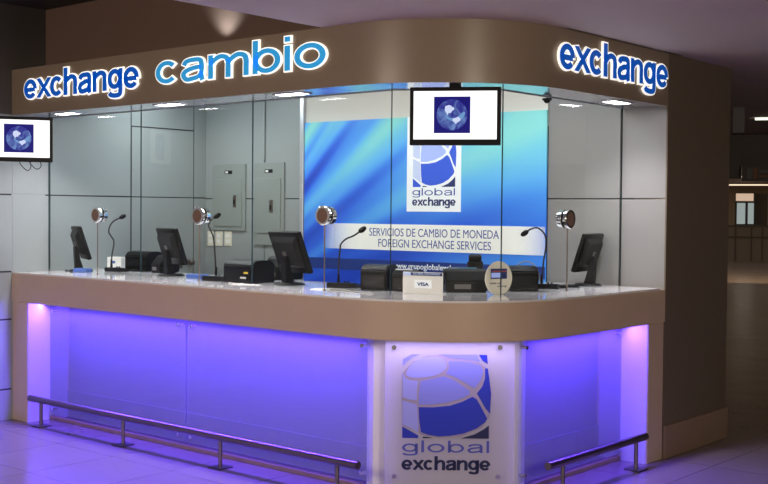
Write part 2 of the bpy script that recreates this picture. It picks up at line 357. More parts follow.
# kiosk's left inner wall, with panel joints as grooves
wl = MB(); wl.box(L-.15, L-.004, 0.0, 1.95, 0, ZF)
wl = wl.build('wall_left_kiosk', 'seam'); struct(wl)
def panel_x(y0, y1, z0, z1, mk='wall'):
    o = MB().box(L-.01, L, y0+.005, y1-.005, z0+.005, z1-.005, .0015).build('cladding_panel', mk, wl); return o
for (y0, y1) in ((.0, .33), (.33, 1.095)):
    for (z0, z1) in ((0, .76), (.76, 1.70), (1.70, ZF)): panel_x(y0, y1, z0, z1)
panel_x(1.76, 1.92, 0, 1.70); panel_x(1.76, 1.92, 1.70, ZF); panel_x(1.095, 1.76, 2.283, ZF)
d = MB(); d.box(L-.012, L+.001, 1.103, 1.755, .01, 1.696, .0015); d.box(L-.012, L+.001, 1.103, 1.755, 1.704, 2.277, .0015)
door = struct(d.build('door_1', 'wall'))
h = MB(); hp = atX(190, 262, L+.03); h.cyl((L, hp.y, hp.z), (L+.05, hp.y, hp.z), .022, .022); h.ball((L+.06, hp.y, hp.z), .03, (.7, 1, 1))
h.box(L, L+.006, hp.y-.16, hp.y-.06, hp.z-.05, hp.z+.09, .002)
h.build('door_handle', 'steel', door, smooth=True)
# outer wall grooves left of the kiosk, below the screen
for zz in (.233, .76, 1.12, 1.70):
    struct(MB().box(L-.002, L+.0015, -6, -.003, zz-.006, zz+.006).build('trim_1', 'seam'))
struct(MB().box(L-.001, L+.003, -6, .29, 2.30, ZC).build('wall_upper_left_shade', 'dark_wall'))  # thin dark sheet painting shade on the upper part of the same wall
# back wall of the kiosk (very slightly skewed in plan)
wb = MB().box(0, 4.29, .012, .15, 0, 2.68).build('wall_back', 'seam'); wb.location = (L, 1.89, 0); wb.rotation_euler = (0, 0, bw_ang); struct(wb)
def BU(X): return (X-L)/math.cos(bw_ang)
def bw_pt(px, py): return at(px, py, (L, 1.89, 0), (-math.sin(bw_ang), math.cos(bw_ang), 0))
def bw_local(px, py): p = bw_pt(px, py); return BU(p.x), p.z
seamL = bw_local(264.5, 200)[0]; pl0 = bw_local(306.5, 150)[0]; pr0 = bw_local(548, 150)[0]; sR = bw_local(619.5, 240)[0]
def panel_b(x0, x1, z0, z1, mk='wall'):
    MB().box(x0+.004, x1-.004, 0, .02, z0+.004, z1-.004, .0015).build('cladding_panel', mk, wb)
for (x0, x1) in ((0, seamL), (seamL, pl0-.05)):
    for (z0, z1) in ((0, 1.695), (1.695, 2.68)): panel_b(x0, x1, z0, z1)
for (x0, x1) in ((pr0, sR), (sR, 4.296)):
    for (z0, z1) in ((0, 1.695), (1.695, 2.68)): panel_b(x0, x1, z0, z1, 'wall_r')
MB().box(pl0-.045, pr0, -.004, .02, 2.2, 2.68).build('cream_panel', 'cream', wb)
MB().box(pl0-.05, pl0-.008, -.03, .02, 0, 2.68, .004).build('upright_frame', 'frame', wb)
struct(MB().box(L-.1, .02, .33, 2.3, 2.66, 2.74).build('ceiling_kiosk', 'wall'))
# column and skirting
struct(MB().box(-.35, 0, B, CEND, 0, ZF+.3).build('wall_column', 'column'))
struct(MB().box(-.36, .014, B+.005, CEND+.012, 0, .217, .004).build('baseboard_right', 'skirt'))
# ceilings
struct(MB().box(11, 11.2, -1.5, 60, 0, 3.4).build('light_block_wall', 'far_dark'))  # unseen wall, added to keep world light and its reflection off the floor
struct(MB().prism([(REC, -9), (20, -9), (20, 16.2), (-30, 16.2), (-30, 2.3), (0.02, 2.3), (0.02, RC), (-.3, .3), (REC, .05)], ZF, ZF+.6).build('ceiling', 'ceiling'))
struct(MB().box(L-.15, REC, -9, .30, ZC, ZC+.1).build('ceiling_recess', 'recess'))
struct(MB().box(L, REC+.01, .29, .36, ZF, ZC).build('wall_recess', 'brown_wall'))
# fascia
def ring(o0, inner, z0, z1, bev=0):
    a = outline(o0); return MB().prism(a+inner[::-1], z0, z1, bev=bev)
fs = struct(ring(0, outline(.014)[:], ZS, ZF).build('wall_fascia', 'fascia', smooth=True))
struct(ring(.0142, INNER, ZS+.012, ZF-.001).build('wall_fascia_core', 'wall'))
struct(ring(.0142, INNER, ZS+.002, ZS+.0118).build('ceiling_soffit', 'soffit'))
tr = MB()
for a_, b_ in zip(INNER, INNER[1:]): 
    A = Vector((*a_, ZS+.000)); Bq = Vector((*b_, ZS+.000)); tr.cyl(A, Bq, .004, .004, 8)
struct(tr.build('trim_2', 'wall'))
# ------------------------------------------------------------------ downlights
def downlight(cx, cy, along, label):
    t = thing('recessed_downlight', label, 'ceiling light', (cx, cy, ZS), 0 if along == 'x' else PI/2, 'downlights in the glossy soffit')
    f = MB(); a, b_ = .115, .055
    for (x0, x1, y0, y1) in ((-a, a, -b_, -b_+.012), (-a, a, b_-.012, b_), (-a, -a+.012, -b_+.012, b_-.012), (a-.012, a, -b_+.012, b_-.012)): f.box(x0, x1, y0, y1, -.004, .002)
    f.build('frame', 'frame', t)
    MB().box(-a+.012, a-.012, -b_+.012, b_-.012, -.001, .0019).build('diffuser', 'lamp', t)
    l = bpy.data.lights.new('downlight_beam', 'AREA'); l.shape = 'RECTANGLE'; l.size = .2; l.size_y = .08; l.energy = 7; l.color = (1, .95, .97); l.spread = math.radians(110)
    lo = bpy.data.objects.new('downlight_beam', l); COL.objects.link(lo); lo.parent = t; lo.location = (0, 0, -.006)
downlight(-3.79, .145, 'x', 'lit rectangular downlight in soffit above the hanging screen at far left')
downlight(-2.60, .14, 'x', 'lit rectangular downlight in soffit below the gap between the dark blue and light blue words')
downlight(-1.45, .14, 'x', 'lit rectangular downlight in soffit under the last letters of the light blue word')
downlight(-.14, 1.69, 'y', 'lit rectangular downlight in soffit on the right side of the kiosk')
# ------------------------------------------------------------------ lit letter signs
def arc(cx, cy, rx, ry, a0, a1, n=26): return [(cx+rx*math.cos(math.radians(a0+(a1-a0)*k/n)), cy+ry*math.sin(math.radians(a0+(a1-a0)*k/n))) for k in range(n+1)]
def cr_(pts, sub=6):
    P = [Vector(p) for p in pts]; E_ = [P[0]*2-P[1]]+P+[P[-1]*2-P[-2]]; Q = []
    for i in range(1, len(E_)-2):
        for k in range(sub):
            u = k/sub; a, b_, c, d_ = E_[i-1:i+3]; q = .5*((2*b_)+(c-a)*u+(2*a-5*b_+4*c-d_)*u*u+(3*b_-a-3*c+d_)*u**3); Q.append((q.x, q.y))
    Q.append(tuple(P[-1])); return Q
GW = dict(e=1.0, x=1.0, c=.96, h=.98, a=.98, n=.98, g=1.0, b=1.02, m=1.6, o=1.08, l=0, i=0)
def glyph(ch, t):
    """grotesque letter as centre lines (x height 1): list of (points, closed); and its width"""
    w_ = GW[ch] or t; r = t/2; X0, X1 = r, w_-r; cx = w_/2; A = 1.36
    def arch(xa, xb): return cr_([(xa, .60), (xa+(xb-xa)*.18, .80-r*.3), (xa+(xb-xa)*.55, 1-r), (xa+(xb-xa)*.90, .86-r*.3), (xb, .62), (xb, .4)])+[(xb, 0)]
    if ch == 'o': return [(arc(cx, .5, cx-r, .5-r, 0, 360)[:-1], True)], w_
    if ch == 'c': return [(arc(cx, .5, cx-r, .5-r, 42, 318), False)], w_
    if ch == 'e': return [(arc(cx, .5, cx-r, .5-r, -3, 322, 32), False), ([(X0, .46), (X1, .46)], False)], w_
    if ch == 'x': return [([(X0*.9, 0), (X1+.1*r, 1)], False), ([(X0*.9, 1), (X1+.1*r, 0)], False)], w_
    if ch == 'l': return [([(X0, 0), (X0, A)], False)], w_
    if ch == 'i': return [([(X0, 0), (X0, 1)], False), ([(X0, A-.2), (X0, A)], False)], w_
    if ch == 'h': return [([(X0, 0), (X0, A)], False), (arch(X0, X1), False)], w_
    if ch == 'n': return [([(X0, 0), (X0, 1)], False), (arch(X0, X1), False)], w_
    if ch == 'm': return [([(X0, 0), (X0, 1)], False), (arch(X0, cx), False), (arch(cx, X1), False)], w_
    if ch == 'b': return [([(X0, 0), (X0, A)], False), (arc(cx+.01, .5, cx-r-.01, .5-r, 0, 360)[:-1], True)], w_
    if ch == 'g': return [([(X1, 1), (X1, .2), (X1, -.02)]+cr_([(X1, -.05), (X1-.06, -.22), (cx+.05, -.38+r), (X0+.12, -.34+r), (X0, -.12)])[1:], False), (arc(cx-.01, .52, cx-r-.01, .48-r, 0, 360)[:-1], True)], w_
    if ch == 'a': return [(cr_([(X0+.02, .70), (X0+.12, .88-r*.3), (cx, 1-r), (X1-.10, .90-r*.3), (X1-.03, .66), (X1-.03, .3)])+[(X1-.03, .12), (X1+.02, 0)], False),
                          (cr_([(X1-.03, .585), (cx, .545), (X0+.10, .44), (X0, .28), (X0+.12, r*.9), (cx-.02, r), (X1-.12, .18), (X1-.03, .38)]), False)], w_
def stroke_mesh(bm, pts, closed, t, ext_, y0, y1, f, ax=1, clamp=None):
    P = [Vector(p) for p in pts]; n = len(P)
    if not closed and ext_:
        P[0] = P[0]+(P[0]-P[1]).normalized()*ext_; P[-1] = P[-1]+(P[-1]-P[-2]).normalized()*ext_
    rows = []
    for i in range(n):
        a = P[(i-1) % n] if closed or i else P[0]; c = P[(i+1) % n] if closed or i < n-1 else P[-1]
        d1 = (P[i]-a).normalized() if (P[i]-a).length > 1e-9 else (c-P[i]).normalized(); d2 = (c-P[i]).normalized() if (c-P[i]).length > 1e-9 else d1
        n1 = Vector((-d1.y, d1.x)); n2_ = Vector((-d2.y, d2.x)); nn = (n1+n2_).normalized(); k = 1/max(.6, nn.dot(n1))
        nq = Vector((nn.x*ax, nn.y)); q = [P[i]+nq*t/2*k, P[i]-nq*t/2*k]
        if clamp is not None: q = [Vector((v.x, min(1+clamp, max(-clamp, v.y)))) for v in q]
        rows.append([bm.verts.new(f(v.x, v.y, y)) for y in (y0, y1) for v in q])
    m_ = n if closed else n-1
    for i in range(m_):
        r0 = rows[i]; r1 = rows[(i+1) % n]
        for a, b_ in ((0, 1), (1, 3), (3, 2), (2, 0)): bm.faces.new((r0[a], r0[b_], r1[b_], r1[a]))
    if not closed:
        for r in (rows[0], rows[-1]): bm.faces.new((r[0], r[1], r[3], r[2]))
def layout(word, t, gap):
    x = 0; out = []
    for ch in word: out.append(x); x += (GW[ch] or t)+gap*(.35 if ch in 'x' else 1)
    return out, x-gap
def grot(name, word, mk, parent, x0, x1, zb, xh, y, t, gap=.13, ext=.001):
    """flat grotesque word, one mesh"""
    xs, Wd = layout(word, t, gap); kx = (x1-x0)/Wd; bm = bmesh.new()
    for ch, a in zip(word, xs):
        for pts, cl in glyph(ch, t)[0]: stroke_mesh(bm, pts, cl, t*(1.25 if ch == 'x' else 1), .05 if ch == 'x' else 0, y, y-ext, lambda u, v, yy: Vector((x0+(u+a)*kx, yy, zb+v*xh)), 1.4 if t > .2 else 1, 0 if ch == 'x' else None)
    bmesh.ops.recalc_face_normals(bm, faces=bm.faces); me = bpy.data.meshes.new(name); bm.to_mesh(me); bm.free()
    return link(name, me, mk, parent)
def letter_sign(word, label, loc, rz, span, zb, xh, facemat, t, halo, gap, ax=1):
    T_ = thing('illuminated_lettering', label, 'sign', loc, rz); xs, Wd = layout(word, t, gap); kx = span/Wd
    for ch, a in zip(word, xs):
        par = T_
        for (nm, g_, y0, y1, mk) in (('letter', halo, -.003, -.014, 'halo'), ('letter_face', 0, -.0142, -.018, facemat)):
            bm = bmesh.new()
            for pts, cl in glyph(ch, t)[0]: stroke_mesh(bm, pts, cl, t*(1.35 if ch == 'x' else 1)+2*g_, g_+(.1 if ch == 'x' else 0), y0, y1, lambda u, v, yy: Vector(((u+a)*kx, yy, v*xh)), ax, g_ if ch == 'x' else None)
            bmesh.ops.recalc_face_normals(bm, faces=bm.faces); me = bpy.data.meshes.new(nm); bm.to_mesh(me); bm.free()
            par = link(nm, me, mk, par)
            if nm == 'letter': par['label'] = 'letter '+ch+' with glowing white edge'
    return T_
letter_sign('exchange', 'dark blue illuminated word exchange on the left end of the brown fascia', (-4.095, 0, 2.402), 0, 1.36, 0, .142, 'letter_blue', .225, .06, .13, 1.25)
letter_sign('cambio', 'light blue illuminated word cambio on the brown fascia', (-2.548, 0, 2.408), 0, 1.52, 0, .145, 'letter_cyan', .19, .05, .16)
letter_sign('exchange', 'dark blue illuminated word exchange on the right face of the fascia', (0, .775, 2.402), PI/2, 1.29, 0, .144, 'letter_blue', .225, .06, .13, 1.25)
# ------------------------------------------------------------------ logo artwork
def smooth_poly(pts, sub=5, closed=True):
    P = [Vector(p) for p in pts]; n = len(P); out = []
    for i in range(n):
        a, b_, c, d_ = P[(i-1) % n], P[i], P[(i+1) % n], P[(i+2) % n]
        for k in range(sub):
            u = k/sub; out.append(.5*((2*b_)+(c-a)*u+(2*a-5*b_+4*c-d_)*u*u+(3*b_-a-3*c+d_)*u**3))
    return out
LOGO = [  # material slot, smooth?, outline in 0..100 units (x right, y down)
 (0, 0, [(1, 6), (11, 0), (20, 0), (12, 3), (5, 9), (1, 14)]),
 (0, 0, [(40, 0), (84, 0), (87, 8), (74, 6), (52, 4), (46, 1)]),
 (1, 0, [(86, 0), (95, 0), (96, 11), (90, 7)]),
 (2, 1, [(5, 22), (13, 10), (28, 3), (42, 4), (50, 12), (46, 20), (34, 26), (18, 28), (8, 27)]),
 (0, 0, [(52, 8), (66, 7.5), (80, 10), (88, 13), (91, 20), (88, 31), (81, 40), (70, 33), (58, 26), (49, 23), (53, 16)]),
 (2, 0, [(1, 22), (4, 29), (10, 31), (18, 32), (17, 44), (17, 55), (8, 54), (1, 51)]),
 (0, 0, [(21, 32), (34, 29), (47, 26), (58, 30), (68, 37), (76, 43), (76, 47), (68, 52), (52, 57), (34, 60), (19, 60), (19, 48)]),
 (2, 0, [(1, 55), (10, 58), (17, 60), (18, 72), (19, 84), (19, 93), (10, 88), (1, 84)]),
 (1, 0, [(1, 86), (9, 91), (19, 97), (19, 100), (1, 100)]),
 (1, 0, [(19, 63), (36, 63), (54, 61), (68, 56), (79, 50), (84, 53), (90, 64), (96, 76), (94, 80), (84, 88), (70, 94), (55, 97), (42, 98), (30, 96), (22, 93), (20, 80)]),
 (1, 0, [(93, 16), (96, 16), (98, 30), (100, 46), (99, 70), (94, 64), (88, 53), (84, 46), (90, 38), (93, 28)]),
 (3, 0, [(98, 84), (98, 100), (66, 100), (82, 95), (92, 89)]),
 (3, 0, [(24, 98), (30, 98.5), (36, 100), (24, 100)]),
]
HULL = [(2, 21), (12, 9), (28, 2), (45, 1), (66, 4), (86, 9), (94, 15), (95, 40), (98, 60), (98, 74), (90, 87), (66, 98), (40, 99.5), (22, 96), (18, 92), (1, 85), (0, 56), (0, 23)]
def logo(parent, x0, zt, w_, h_, y, mats, grow=0):
    """square emblem on a local x/z plane; mats = mid, royal, pale, navy"""
    s = MB()
    for mi, sm, pts in LOGO:
        q = smooth_poly([(a, b_) for a, b_ in pts], 4) if sm else [Vector(p) for p in pts]
        s.plate([(x0+a/100*w_, zt-b_/100*h_) for a, b_ in q], y, y-.0012, mi)
    o = s.build('emblem', mats, parent)
    if grow: MB().plate([(x0+a/100*w_, zt-b_/100*h_) for a, b_ in HULL], y+.0008, y-.0004).build('emblem_lines', 'silver', parent)
    return o
# ------------------------------------------------------------------ poster on the back wall
po = thing('wall_poster', 'large blue and aqua backdrop poster with globe logo and white banner on back wall', 'poster', tuple(Vector((L, 1.89, 0))+Vector((math.cos(bw_ang), math.sin(bw_ang), 0))*pl0), bw_ang)
PW = pr0-pl0
pp = MB().box(0, PW, -.022, -.0045, 0, 1.331, 0).build('printed_panel', 'poster', po, loc=(0, 0, .98))
def PL(px, py): u, z_ = bw_local(px+2.5, py); return u-pl0, z_
def prect(name, xa, ya, xb, yb, y, mk, t=.0015):
    a = PL(xa, ya); c = PL(xb, yb); return MB().box(a[0], c[0], y-t, y, c[1], a[1]).build(name, mk, po)
MB().box(0.0, PW-.0, -.0245, -.0222, 1.135, 1.222).build('navy_band', 'navy_band', po)
MB().box(.12, PW-.0, -.0265, -.0248, 1.300, 1.500).build('banner', 'banner', po)
a = PL(407, 116); c = PL(460, 212)
MB().box(a[0], c[0], -.026, -.0222, c[1], 2.312).build('logo_card', 'poster_white', po)
lx0 = PL(412, 190)[0]; lx1 = PL(455.5, 190)[0]; lzb = PL(433, 187)[1]
logo(po, lx0, lzb+.47, lx1-lx0, .47, -.0262, ['p_lil', 'p_royal', 'p_grey', 'navy'])
grot('word_global', 'global', 'p_text', po, PL(412, 190)[0], PL(454.5, 190)[0], PL(433, 195.5)[1], .040, -.0263, .15, .2)
grot('word_exchange', 'exchange', 'navy', po, PL(412, 200)[0], PL(455, 200)[0], PL(433, 205.8)[1], .047, -.0263, .23, .12)
text_part('banner_text', 'SERVICIOS DE CAMBIO DE MONEDA', 'p_text', po, PL(369, 232)[0], PL(498.5, 232)[0], PL(433, 237.2)[1], .060, -.0268, 0)
text_part('banner_text', 'FOREIGN EXCHANGE SERVICES', 'p_text', po, PL(378, 244)[0], PL(490.5, 244)[0], PL(433, 248.4)[1], .060, -.0268, .0)
text_part('web_address', 'www.grupoglobalexchange.com', 'poster_white', po, PL(392, 268)[0], PL(479, 268)[0], 1.164, .042, -.0248, .008, capch='b')
# ------------------------------------------------------------------ breaker boxes and sockets
def breaker(xa, ya, xb, yb, latch, label, group=None):
    a = bw_local(xa, ya); c = bw_local(xb, yb); W = c[0]-a[0]; H = a[1]-c[1]
    t = thing('breaker_box', label, 'breaker box', tuple(Vector((L, 1.89, 0))+Vector((math.cos(bw_ang), math.sin(bw_ang), 0))*a[0]+Vector((0, 0, c[1]))), bw_ang, 'electrical cabinets on the back wall')
    MB().box(0, W, -.018, -.001, 0, H, .003).build('box_frame', 'box_green', t)
    dr = MB().box(.035, W-.035, -.026, -.0185, .10 if H > .62 else .035, H-.13, .003).build('door', 'box_green', t)
    lx, lz = bw_local(*latch); lx -= a[0]; lz -= c[1]
    MB().box(lx-.016, lx+.016, -.036, -.0265, lz-.05, lz+.05, .003).build('latch', 'steel', dr)
    k = MB().box(lx-.008, lx+.008, -.040, -.0365, lz-.03, lz+.01, .002).build('latch_slot', 'charcoal', dr)
    MB().box(W/2-.045, W/2+.045, -.020, -.0185, H-.085, H-.055, .0005).build('name_plate', 'charcoal', t)
    MB().box(W/2-.035, W/2-.005, -.021, -.0202, H-.078, H-.062).build('plate_print', 'white', t)
breaker(213.9, 164.7, 246.3, 230.9, (237, 201), 'grey electrical cabinet with latch, the smaller left one on the back wall')
breaker(255.4, 163.2, 285, 245.8, (273.5, 206), 'taller grey electrical cabinet with latch, nearer to the blue poster')
for i, (xa, xb, sl, lb) in enumerate(((208.2, 214, 1, 'leftmost'), (216, 222.8, 2, 'middle'), (225, 232, 3, 'rightmost'))):
    a = bw_local(xa, 231.2); c = bw_local(xb, 246); W = c[0]-a[0]; H = a[1]-c[1]
    t = thing('wall_socket', 'ivory wall socket plate, %s of three below the left electrical cabinet' % lb, 'socket', tuple(Vector((L, 1.89, 0))+Vector((math.cos(bw_ang), math.sin(bw_ang), 0))*a[0]+Vector((0, 0, c[1]))), bw_ang, 'ivory sockets under the cabinet')
    MB().box(0, W, -.008, -.0005, 0, H, .003).build('plate', 'ivory', t)
    MB().box(W*.25, W*.75, -.012, -.0085, H*.56, H*.82, .002).box(W*.25, W*.75, -.012, -.0085, H*.18, H*.44, .002).build('outlet', 'white', t)
MB_ = MB().box(seamL-.012, seamL+.012, -.02, -.001, 2.01, 2.65, .006); cd = MB_.build('cable_conduit', 'wall'); cd.location = (L, 1.89, 0); cd.rotation_euler = (0, 0, bw_ang)
tag(cd, 'thin pale cable conduit running from the taller cabinet up to the ceiling', 'conduit')
# ------------------------------------------------------------------ counter
ct = thing('service_counter', 'long tan exchange counter with rounded corner and purple lit niches', 'counter')
IN2 = [(L, .62), (-.80, .62), (-.62, .80), (-.62, B)]
MB().prism(outline(0)+[(p[0], p[1]) for p in IN2[::-1]], ZB, ZT-.008, bev=.004).build('lip', 'tan', ct, smooth=True)
IN3 = [(L, .88), (-1.02, .88), (-.86, 1.04), (-.86, B-.06)]
MB().prism([(max(p[0], L+.001), p[1]) for p in outline(.004, end=B-.06)]+IN3[::-1], ZT-.0078, ZT+.004, bev=.002).build('worktop', 'top', ct, smooth=True)
MB().box(L+.001, L+.20, 0.006, .40, 0, ZB-.001, .003).build('end_leg', 'tan', ct)
MB().box(-.40, -.006, B-.205, B-.003, 0, ZB-.001, .003).build('end_leg', 'tan', ct)
bp = MB(); bp.prism([(L+.2, .37), (-.95, .37), (-.37, .86), (-.37, B-.206), (-.41, B-.206), (-.41, .88), (-.97, .41), (L+.2, .41)], 0, ZB-.001)
bp.build('niche_back', 'niche_dark', ct)
MB().prism([(L+.201, .355), (-1.0, .355), (-1.0, .3695), (L+.201, .3695)], 0, .205, bev=.002).build('niche_skirting', 'niche_dark', ct)
MB().prism([(-.355, .93), (-.355, B-.207), (-.3695, B-.207), (-.3695, .93)], 0, .205, bev=.002).build('niche_skirting', 'niche_dark', ct)
jm = MB().box(L+.2005, L+.206, .012, .354, 0, ZB-.002).build('jamb_lining', 'niche', ct)
jm = MB().box(-.354, -.012, B-.2115, B-.2055, 0, ZB-.002).build('jamb_lining', 'niche', ct)
# corner pillar with chord front
CA = math.atan2(.505, .595)
MB().prism([(-.925, .245), (-.865, .23), (-.215, .78), (-.235, .845), (-.36, .90), (-.97, .40)], 0, ZB-.001, bev=.003).build('corner_pillar', 'white_board', ct)
# kick rail under the glass
MB().box(L+.21, -.93, .19, .225, 0, .03, .004).build('kick_rail', 'skirt', ct)
MB().box(-.225, -.19, .86, B-.215, 0, .03, .004).build('kick_rail', 'skirt', ct)
def glass_front(x0, x1, z0, z1, frame_loc, rz, mk, bolts, name='glass_panel'):
    e = MB().box(x0, x1, -.006, .006, z0, z1, .0015).build(name, mk, ct, loc=frame_loc, rot=(0, 0, rz))
    for (bx, bz) in bolts:
        MB().cyl((bx, -.022, bz), (bx, .018, bz), .0135, .0135, 20, bev=.002).build('standoff_bolt', 'chrome', e, smooth=True)
    return e
glass_front(-4.085, -2.505, .05, .872, (0, .2, 0), 0, 'frost', [(-4.035, .828), (-4.035, .092), (-2.555, .828), (-2.555, .092)])
glass_front(-2.475, -.873, .05, .872, (0, .2, 0), 0, 'frost', [(-2.425, .828), (-2.425, .092), (-.915, .828), (-.915, .092)])
glass_front(.735, 1.90, .05, .872, (-.2, 0, 0), PI/2, 'frost', [(.775, .828), (.775, .092), (1.86, .828), (1.86, .092)])
# corner logo panel
C0 = Vector((-.80, .19, 0)); cdir = Vector((math.cos(CA), math.sin(CA), 0)); cn = Vector((math.sin(CA), -math.cos(CA), 0))
def CL(px, py): p = at(px, py, C0, cn); return (p-C0).dot(cdir), p.z
xl = CL(385, 400)[0]; xrr = CL(514, 400)[0]
b1 = CL(394, 347); b2 = CL(500, 347); b3 = CL(394, 475.5); b4 = CL(497.5, 476)
lp = glass_front(xl, xrr, .03, .872, tuple(C0), CA, 'acrylic', [b1, b2, b3, b4], 'logo_panel')
a = CL(402, 354); c = CL(490.5, 438.5)
logo(lp, a[0], a[1], c[0]-a[0], a[1]-c[1], -.0065, ['lilac', 'royal', 'lilac2', 'navy2'], 1)
grot('word_global', 'global', 'violet', lp, CL(402, 450)[0], CL(489, 450)[0], CL(446, 452.3)[1], .050, -.0065, .17, .22)
grot('word_exchange', 'exchange', 'navy2', lp, CL(402, 450)[0], CL(490, 450)[0], CL(446, 470)[1], .059, -.0065, .235, .12)
# ------------------------------------------------------------------ glass screens
def pane(a, b_, z1, label):
    a = Vector((a[0], a[1], 0)); b_ = Vector((b_[0], b_[1], 0)); d_ = b_-a; W = d_.length; rz = math.atan2(d_.y, d_.x)
    t = thing('glass_screen', label, 'glass screen', (a.x, a.y, ZT+.0042), rz, 'clear screens on the counter')
    H = z1-ZT-.0045
    MB().box(.002, W-.002, -.004, .004, 0, H).build('pane', 'glass', t)
    e = MB().box(0.0001, .002, -.004, .004, 0, H).build('polished_edge', 'glass_edge', t)
    MB().box(W-.002, W-.0001, -.004, .004, 0, H).build('polished_edge', 'glass_edge', t)
gy = .318; zg = ZS+.001
pts = [(-4.292, gy), (-3.14, gy), (-1.985, gy), (-.818, gy), (-.308, .69), (-.308, 2.075)]
labs = ['clear glass screen at the left end, beside the grey side wall', 'clear glass screen in front of the second monitor from the left', 'clear glass screen in front of the largest monitor, left of the corner',
        'clear angled glass screen across the corner, behind the hanging white screen', 'clear glass screen on the right side of the kiosk']
for i in range(5): pane(pts[i], pts[i+1], zg, labs[i])
# speech ports
def port(x, y, z, rz, label):
    t = thing('speech_port', label, 'speech port', (x, y, ZT+.004), rz, 'round speech ports on the glass')
    zc = z-ZT-.004
    q = MB(); prof = [(.056, -.034), (.060, -.030), (.060, -.022), (.055, -.018), (.055, -.008), (.050, -.0045)]
    bm = bmesh.new(); rings = []
    for (r, yy) in [(.044, -.034)]+prof+[(.03, -.0045)]: rings.append([bm.verts.new((r*math.cos(2*PI*k/32), yy, zc+r*math.sin(2*PI*k/32))) for k in range(32)])
    for r0, r1 in zip(rings, rings[1:]):
        for k in range(32): bm.faces.new((r0[k], r0[(k+1) % 32], r1[(k+1) % 32], r1[k]))
    bm.faces.new(rings[-1]); q.merge(bm)
    q.build('outer_ring', 'chrome', t, smooth=True)
    MB().cyl((0, -.030, zc), (0, -.0335, zc), .0445, .0445, 32).build('speaker_mesh', 'bronze', t)
    qq = MB().cyl((0, .0045, zc), (0, .045, zc), .057, .052, 32, bev=.004); qq.build('inner_ring', 'chrome', t, smooth=True)
    MB().cyl((0, -.011, 0), (0, -.011, zc-.054), .0045, .0045, 12).build('support_rod', 'steel', t, smooth=True)
    MB().cyl((0, -.011, 0), (0, -.011, .006), .012, .010, 16).build('foot', 'steel', t, smooth=True)
for px, py, lb in ((99, 215, 'round chrome speech port with mesh, leftmost on the glass'), (201, 216, 'round chrome speech port between the second monitor and the sockets'), (326, 215.5, 'round chrome speech port in front of the blue poster')):
    p = atY(px, py, gy); port(p.x, gy, p.z, 0, lb)
p = atX(566, 219, -.308); port(-.308, p.y, p.z, PI/2, 'round chrome speech port on the right side glass')
# ------------------------------------------------------------------ screens
LANDN = [(28, 22), (40, 18), (50, 22), (46, 26), (54, 24), (58, 32), (50, 38), (46, 44), (38, 44), (36, 52), (30, 42), (26, 34)]
LANDS = [(52, 62), (62, 60), (70, 56), (78, 62), (76, 70), (68, 74), (62, 80), (58, 74), (52, 70)]
def tv(loc, rz, label, dx, arm):
    t = thing('hanging_screen', label, 'television', loc, rz, 'flat information screens')
    W, H = .495, .315
    MB().box(-W/2, W/2, 0, .045, -H/2, H/2, .004).build('bezel', 'black_gloss', t)
    MB().box(-W/2+.07, W/2-.07, .0455, .07, -H/2+.04, H/2-.04, .008).build('back_shell', 'black', t)
    s = MB(); s.box(-W/2+.021, W/2-.021, -.0015, .0, -H/2+.031, H/2-.022, 0, 0)
    q = .099; cz = .006
    s.box(dx-.022-q, dx-.022+q, -.0022, -.0016, cz-q, cz+q, 0, 1)
    circ = [(dx-.022+.084*math.cos(2*PI*k/40), cz+.084*math.sin(2*PI*k/40)) for k in range(40)]
    s.plate(circ, -.0024, -.003, 2)
    f = lambda P_: [(dx-.022-.084+a/100*.168, cz+.084-b_/100*.168) for a, b_ in P_]
    s.plate(f(smooth_poly([(30, 48), (45, 60), (65, 58), (88, 40), (92, 48), (84, 62), (62, 70), (44, 68), (32, 58)], 4)), -.0031, -.0034, 4)
    s.plate(f(LANDN), -.0035, -.0040, 3); s.plate(f(LANDS), -.0035, -.0040, 3)
    s.build('screen', ['scr_white', 'scr_navy', 'scr_globe', 'scr_land', 'scr_swirl'], t)
    arm(t); return t
# centre screen under the rounded corner
ptv = at(455, 116, (-.318, .285, 0), (math.sin(math.radians(32)), -math.cos(math.radians(32)), 0))
def arm1(t):
    MB().box(-.035, .030, .012, .040, .12, ZS-ptv.z+.0015, .003).build('hanging_bracket', 'black', t)
tv(tuple(ptv), math.radians(32), 'flat black framed screen with globe picture hanging under the fascia corner', .006, arm1)
n2 = math.radians(58)
pe = at(53.5, 140, (-3.62, -.16, 0), (math.sin(n2), -math.cos(n2), 0)); ptl = pe-Vector((math.cos(n2), math.sin(n2), 0))*.2525
def arm2(t):
    MB().box(-.05, .05, .070, .085, -.05, .05, .003).build('mounting_plate', 'steel_dark', t)
    # arm back to the side wall, square to it
    w0 = Matrix.Rotation(-n2, 4, 'Z') @ Vector((L-ptl.x+.0, .25, 0))
    MB().cyl((0, .08, 0), (w0.x, w0.y, 0), .014, .014, 12).build('wall_arm', 'steel_dark', t)
    pts_ = [(.02, .06, -.12), (.03, .06, -.17), (.075, .06, -.215), (.10, .06, -.19), (.09, .06, -.12)]
    MB().tube(pts_, .003).build('cable_loop', 'rubber', t)
    MB().tube([(.07, .055, -.12), (.10, .055, -.17), (.14, .055, -.205), (.17, .055, -.18), (.15, .055, -.12)], .003).build('cable_loop', 'rubber', t)
tv(tuple(ptl), n2, 'flat black framed screen with globe picture at the far left edge beside the wall', .042, arm2)
